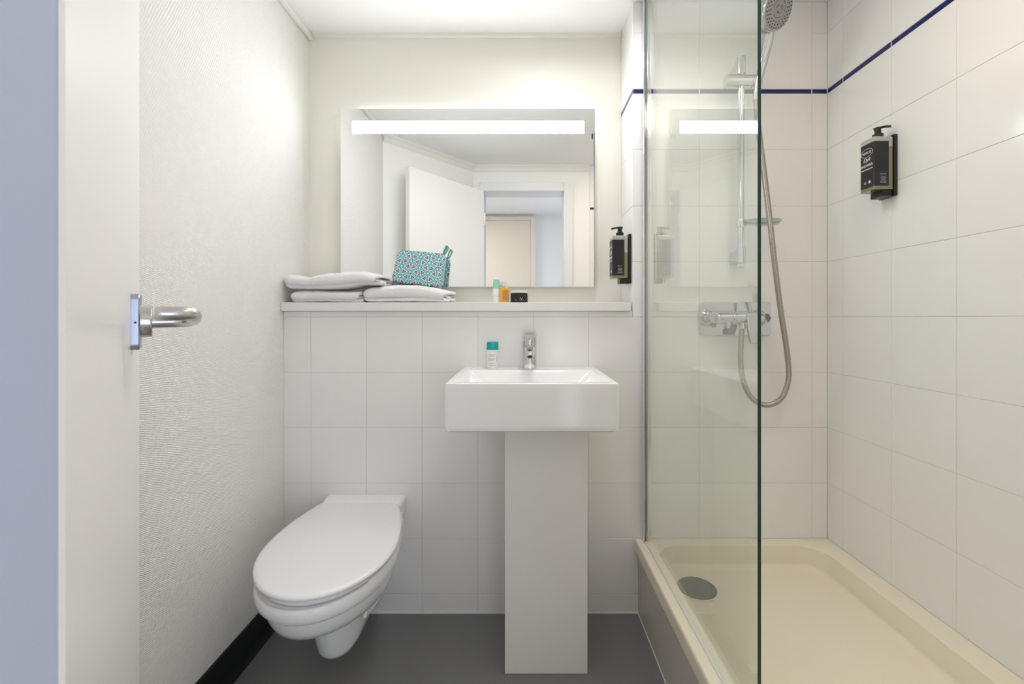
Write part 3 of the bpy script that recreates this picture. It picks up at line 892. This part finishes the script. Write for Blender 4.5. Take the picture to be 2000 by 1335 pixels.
# ================================================================= SHOWER TRAY
RT, FT = .270, .201
ty0 = YF+.008
trayx0, trayx1, trayy0, trayy1 = .405, XR-.0008, ty0, D-.0008
st = thing('shower_tray', (.75, .9, 0), 'cream acrylic shower tray with a grey side panel and round drain', 'shower tray')
mb = MB()
rings = [rr(trayx0+.004, trayx1, trayy0, trayy1, RT-.042, .004, 8), rr(trayx0, trayx1, trayy0, trayy1, RT-.038, .005, 8),
         rr(trayx0, trayx1, trayy0, trayy1, RT-.006, .005, 8), rr(trayx0+.005, trayx1-.0, trayy0, trayy1, RT, .005, 8),
         rr(.460, 1.040, trayy0+.05, 1.578, RT, .075, 8), rr(.465, 1.034, trayy0+.056, 1.572, RT-.004, .072, 8),
         rr(.470, 1.026, trayy0+.064, 1.565, FT+.012, .066, 8), rr(.474, 1.018, trayy0+.072, 1.557, FT+.002, .060, 8), rr(.480, .998, trayy0+.095, 1.535, FT, .05, 8),
         rr(.70, .80, .90, 1.10, FT-.0005, .02, 8)]
mb.loft(rings, cap0=False)
mb.build('tray_body', tray_m, st, smooth=50)
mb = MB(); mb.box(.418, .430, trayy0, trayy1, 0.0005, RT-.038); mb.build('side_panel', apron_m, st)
mb = MB(); mb.box(.4162, .4182, trayy0, trayy1, 0.0005, .006); mb.build('sealant_bead', trim_m, st)
dc = P(1361, 1147, 1.432)
mb = MB(); mb.lathe([(.055, 0), (.059, .001), (.0595, .006), (.056, .0085), (.02, .0100), (.0035, .0102)], (dc.x, dc.y, FT-.0005), n=56)
dr = mb.build('drain_cover', grey_m, st, smooth=30); dr['label'] = 'round grey drain cover'
mb = MB(); mb.lathe([(.0022, 0), (.0022, .0006)], (dc.x, dc.y, FT+.0098), n=12); mb.build('screw_hole', dark_m, dr)
mb = MB(); mb.lathe([(.063, 0), (.065, .0012), (.063, .0028), (.059, .003)], (dc.x, dc.y, FT-.0005), n=56, cap0=False, cap1=False); mb.build('drain_rim', tray_m, dr, smooth=60)
adopt(st)

# ================================================================= SHOWER SCREEN
ss = thing('shower_screen', (.44, 1.2, RT), 'clear fixed glass shower screen with green edge and chrome wall profile', 'shower screen')
gx0, gx1 = .4370, .4430; gy0, gy1 = .832, D-.018
mb = MB(); mb.box(gx0, gx1, gy0+.0006, gy1, RT+.006, CEIL-.008)
mb.build('glass_pane', glass_m, ss)
mb = MB(); mb.box(gx0-.0001, gx1+.0001, gy0-.0002, gy0+.0005, RT+.006, CEIL-.008)
o = mb.build('glass_edge', gedge_m, ss); o['label'] = 'dark green polished glass edge'
mb = MB()
mb.box(.4300, .4345, D-.030, D-.0005, RT+.001, CEIL-.004); mb.box(.4455, .4600, D-.024, D-.0005, RT+.001, CEIL-.004); mb.box(.4345, .4455, D-.006, D-.0005, RT+.001, CEIL-.004)
mb.build('wall_profile', alu_m, ss, bevel=(.0008, 2))
mb = MB(); mb.box(.4350, .4364, D-.0305, D-.012, RT+.001, CEIL-.004); mb.build('rubber_seal', grey_m, ss)
mb = MB(); mb.box(gx0-.0015, gx1+.0015, gy0, D-.031, RT+.0003, RT+.006); mb.build('bottom_seal', trim_m, ss, bevel=(.001, 1))
adopt(ss)

# ================================================================= SHOWER RAIL
bxr = .7607; byr = 1.56
sr = thing('shower_rail', (bxr, D, 1.25), 'chrome shower rail with slider and soap dish on the back wall', 'shower rail')
ztop, zbot = ZD(114, byr), ZD(518, byr)
mb = MB(); mb.lathe([(.0113, zbot+.004), (.0113, ztop-.012)], (bxr, byr, 0), n=32); mb.build('rail_bar', chrome_m, sr, smooth=40)
def bracket(z0, z1, slope):
    mb = MB()
    mb.lathe([(.0140, z0), (.0155, z0+.001), (.0155, z1-.001), (.0140, z1)], (bxr, byr, 0), n=32)
    pts = [[(bxr+a, y, z) for a, z in ((-.0125, zz0), (.0125, zz0), (.0125, zz1), (-.0125, zz1))] for y, zz0, zz1 in ((byr, z0+.004, z1-.002), (D-.0008, z0+.002, z1-slope))]
    mb.loft(pts)
    return mb.build('rail_bracket', chrome_m, sr, smooth=40)
bracket(ZD(146, byr), ZD(112, byr), .030)
bracket(ZD(514, byr), ZD(484, byr), .012)
mb = MB(); mb.lathe([(.0095, zbot-.006), (.0118, zbot-.004), (.0118, zbot+.006)], (bxr, byr, 0), n=28); mb.build('end_cap', clear_m, sr, smooth=40)
zs_ = ZD(159, byr)
mb = MB(); x0_, x1_ = XD(1417, byr), XD(1466, byr)
mb.lathe([(.021, 0), (.0235, .003), (.0235, x1_-x0_-.001), (.022, x1_-x0_)], (x0_, byr, zs_), (1, 0, 0), 36)
sl = mb.build('slider', chrome_m, sr, smooth=40)
mb = MB(); mb.lathe([(.0225, 0), (.0230, .001), (.0230, .016), (.0150, .028)], (x1_+.0015, byr, zs_), (1, 0, 0), 36); mb.build('slider_knob', chrome_m, sl, smooth=40)
# soap dish
zd = ZD(432, 1.525)
mb = MB(); mb.lathe([(.0150, zd-.014), (.0165, zd-.012), (.0165, zd+.012), (.0150, zd+.014)], (bxr, byr, 0), n=28)
dc2 = mb.build('dish_clamp', chrome_m, sr, smooth=40)
cxd, cyd = XD(1495, 1.52), 1.541
def oval(a, b, z, n=44): return [(cxd+a*math.cos(2*PI*i/n), cyd+b*math.sin(2*PI*i/n), z) for i in range(n)]
mb = MB(); mb.loft([oval(.040, .022, zd-.010), oval(.056, .033, zd-.007), oval(.064, .040, zd+.004), oval(.065, .041, zd+.007), oval(.062, .038, zd+.007), oval(.054, .031, zd-.003), oval(.03, .018, zd-.006)])
mb.box(bxr+.012, cxd-.054, byr-.020, byr+.004, zd-.004, zd+.003)
ds = mb.build('soap_dish', plex_m, sr, smooth=50); ds['label'] = 'clear plastic soap dish'
mb = MB(); mb.box(cxd-.002, cxd+.030, cyd+.0345, cyd+.037, zd-.001, zd+.007); mb.build('dish_slot', dark_m, ds)
adopt(sr)

# ================================================================= HAND SHOWER
hs = thing('hand_shower', P(1480, 165, 1.545), 'chrome hand shower with round grey spray face above the glass edge', 'hand shower')
hb = P(1476, 196, 1.552); hc = P(1518, 17, 1.455)
hn = Vector((.42, -.80, -.42)).normalized()
neck = P(1502, 68, 1.506)
pts = spline([hb, P(1481, 160, 1.546), P(1491, 118, 1.534), neck, hc-hn*.012+Vector((-.008, .031, -.036))], 10)
mb = MB(); npt = len(pts)
rads = []
for i in range(npt):
    q = i/(npt-1)
    rads.append(.0098+.0058*min(1, q*1.6) if q < .75 else .0156+.007*(q-.75)/.25)
mb.tube(pts, rads, 24)
mb.build('handle', chrome_m, hs, smooth=60)
mb = MB(); mb.lathe([(.018, -.022), (.034, -.019), (.054, -.012), (.0625, -.004), (.0635, .0), (.0625, .004), (.060, .0055)], hc, hn, 56)
mb.build('head_shell', chrome_m, hs, smooth=50)
mb = MB(); mb.lathe([(.0600, .0045), (.0598, .0068), (.030, .0078), (.0292, .0070), (.0280, .0072), (.0165, .0080), (.0158, .0068), (.0148, .0072), (.004, .0076)], hc, hn, 56)
fc = mb.build('spray_face', head_m, hs, smooth=25)
mb = MB(); q = hn.to_track_quat('Z', 'Y')
def dot(r, a, s=.0018):
    o_ = hc + q @ Vector((r*math.cos(a), r*math.sin(a), .0068)); mb.lathe([(s, 0), (s*.8, .0018)], o_, hn, 8)
for ring_, (r, n) in enumerate([(.0535, 30), (.0450, 24), (.0370, 18)]):
    for i in range(n): dot(r, 2*PI*(i+.5*ring_)/n)
for i in range(30):
    if i % 10 < 7: dot(.0255, 2*PI*i/30, .0010)
mb.build('nozzles', dark_m, fc)['kind'] = 'stuff'
mb = MB()
for k in range(3):
    a0 = 2*PI*k/3; r0, r1 = .0098, .0122; n = 8
    lo = [hc + q @ Vector((r0*math.cos(a0+1.15*i/n), r0*math.sin(a0+1.15*i/n), .0079)) for i in range(n+1)]
    hi = [hc + q @ Vector((r1*math.cos(a0+1.15*i/n), r1*math.sin(a0+1.15*i/n), .0079)) for i in range(n+1)]
    a_ = [mb.bm.verts.new(v) for v in lo]; b_ = [mb.bm.verts.new(v) for v in hi]
    for i in range(n): mb.bm.faces.new((a_[i], a_[i+1], b_[i+1], b_[i]))
mb.build('slot_ring', dark_m, fc)
adopt(hs)

# hose
hp = [(1476, 192, 1.552), (1479, 225, 1.548), (1485, 280, 1.530), (1492, 335, 1.510), (1500, 400, 1.485), (1506, 450, 1.475), (1513, 515, 1.485), (1524, 600, 1.51), (1534, 665, 1.53), (1540, 715, 1.545), (1539, 745, 1.55), (1528, 775, 1.555), (1508, 789, 1.555), (1487, 789, 1.555), (1466, 774, 1.555), (1452, 745, 1.555), (1446.5, 705, 1.553), (1447.5, 670, 1.551), (1449, 644, 1.549)]
pts = resample(spline([P(*p) for p in hp], 24), .0011)
rad = [.0086+.0008*math.sin(2*PI*i/3.7) for i in range(len(pts))]
mb = MB(); mb.tube(pts, rad, 14)
ho = mb.build('shower_hose', hose_m, smooth=180)
tag(ho, 'ribbed metal shower hose looping down from the hand shower to the mixer', 'hose')

# ================================================================= SHOWER MIXER
mxr = thing('shower_mixer', (XD(1436), D, ZD(622)), 'chrome shower mixer on a rectangular plate with lever and hose outlet', 'shower mixer')
px0, px1, pz0, pz1 = XD(1366, 1.614), XD(1505, 1.614), ZD(654.5, 1.614), ZD(589, 1.614)
cxp, czp = (px0+px1)/2, (pz0+pz1)/2
mb = MB(); mb.loft([[(cxp+a, y, czp+b) for a, b in rrect(px1-px0-i, pz1-pz0-i, .010, 6)] for y, i in ((D-.0008, 0), (D-.0055, 0), (D-.0065, .002), (D-.0068, .004))])
mb.build('cover_plate', chrome_m, mxr, smooth=30)
mz = EYE; my = 1.560
for px in (1388, 1488):
    xx = XD(px, 1.585)
    mb = MB(); mb.lathe([(.031, 0), (.030, .006), (.020, .020), (.019, .034)], (xx, D-.007, mz), (0, -1, 0), 32)
    mb.lathe([(.0175, 0), (.0175, .022)], (xx, D-.040, mz), (0, -1, 0), 6)
    mb.build('wall_union', chrome_m, mxr, smooth=30)
xa, xb = XD(1396, my), XD(1492, my)
mb = MB(); mb.lathe([(.012, 0), (.019, .004), (.0215, .012), (.0215, .055), (.0200, .058), (.0215, .061), (.0225, .075), (.0225, xb-xa-.012), (.020, xb-xa-.004), (.014, xb-xa)], (xa, my, mz), (1, 0, 0), 40)
mb.build('mixer_body', chrome_m, mxr, smooth=30)
for px in (1449, 1421):
    xx = XD(px, my)
    mb = MB(); mb.lathe([(.0105, .0), (.0105, .012), (.0125, .013), (.0125, .022), (.0100, .024), (.0092, .026)] if px == 1449 else [(.011, 0), (.011, .010), (.008, .014), (.0075, .020)], (xx, my-.006, mz-.014), (0, 0, -1), 28)
    mb.build('outlet', chrome_m, mxr, smooth=30)
mb = MB(); ly = my-.030
pr = [(1459, 612, .004), (1483, 610, .004), (1485, 630, 0), (1481, 671, -.012), (1468, 672, -.012), (1461, 640, -.004)]
fr_ = [P(a, b, ly+c*1.0) for a, b, c in pr]
mb.loft([[p_ + Vector((0, .014, 0)) for p_ in fr_], fr_])
lv = mb.build('mixer_lever', satin_m, mxr, bevel=(.004, 3), smooth=60); lv['label'] = 'broad pale lever pointing down'
mb = MB(); mb.lathe([(.014, 0), (.014, .022)], (XD(1472, my), my-.002, mz), (0, -1, 0), 24); mb.build('lever_hub', chrome_m, mxr, smooth=40)
mb = MB(); mb.lathe([(.0045, 0), (.0045, .016), (.006, .018), (.006, .034), (.004, .036)], (XD(1465, my), my, mz+.020), (-.05, .0, 1), 16); mb.build('diverter_pin', satin_m, mxr, smooth=40)
adopt(mxr)
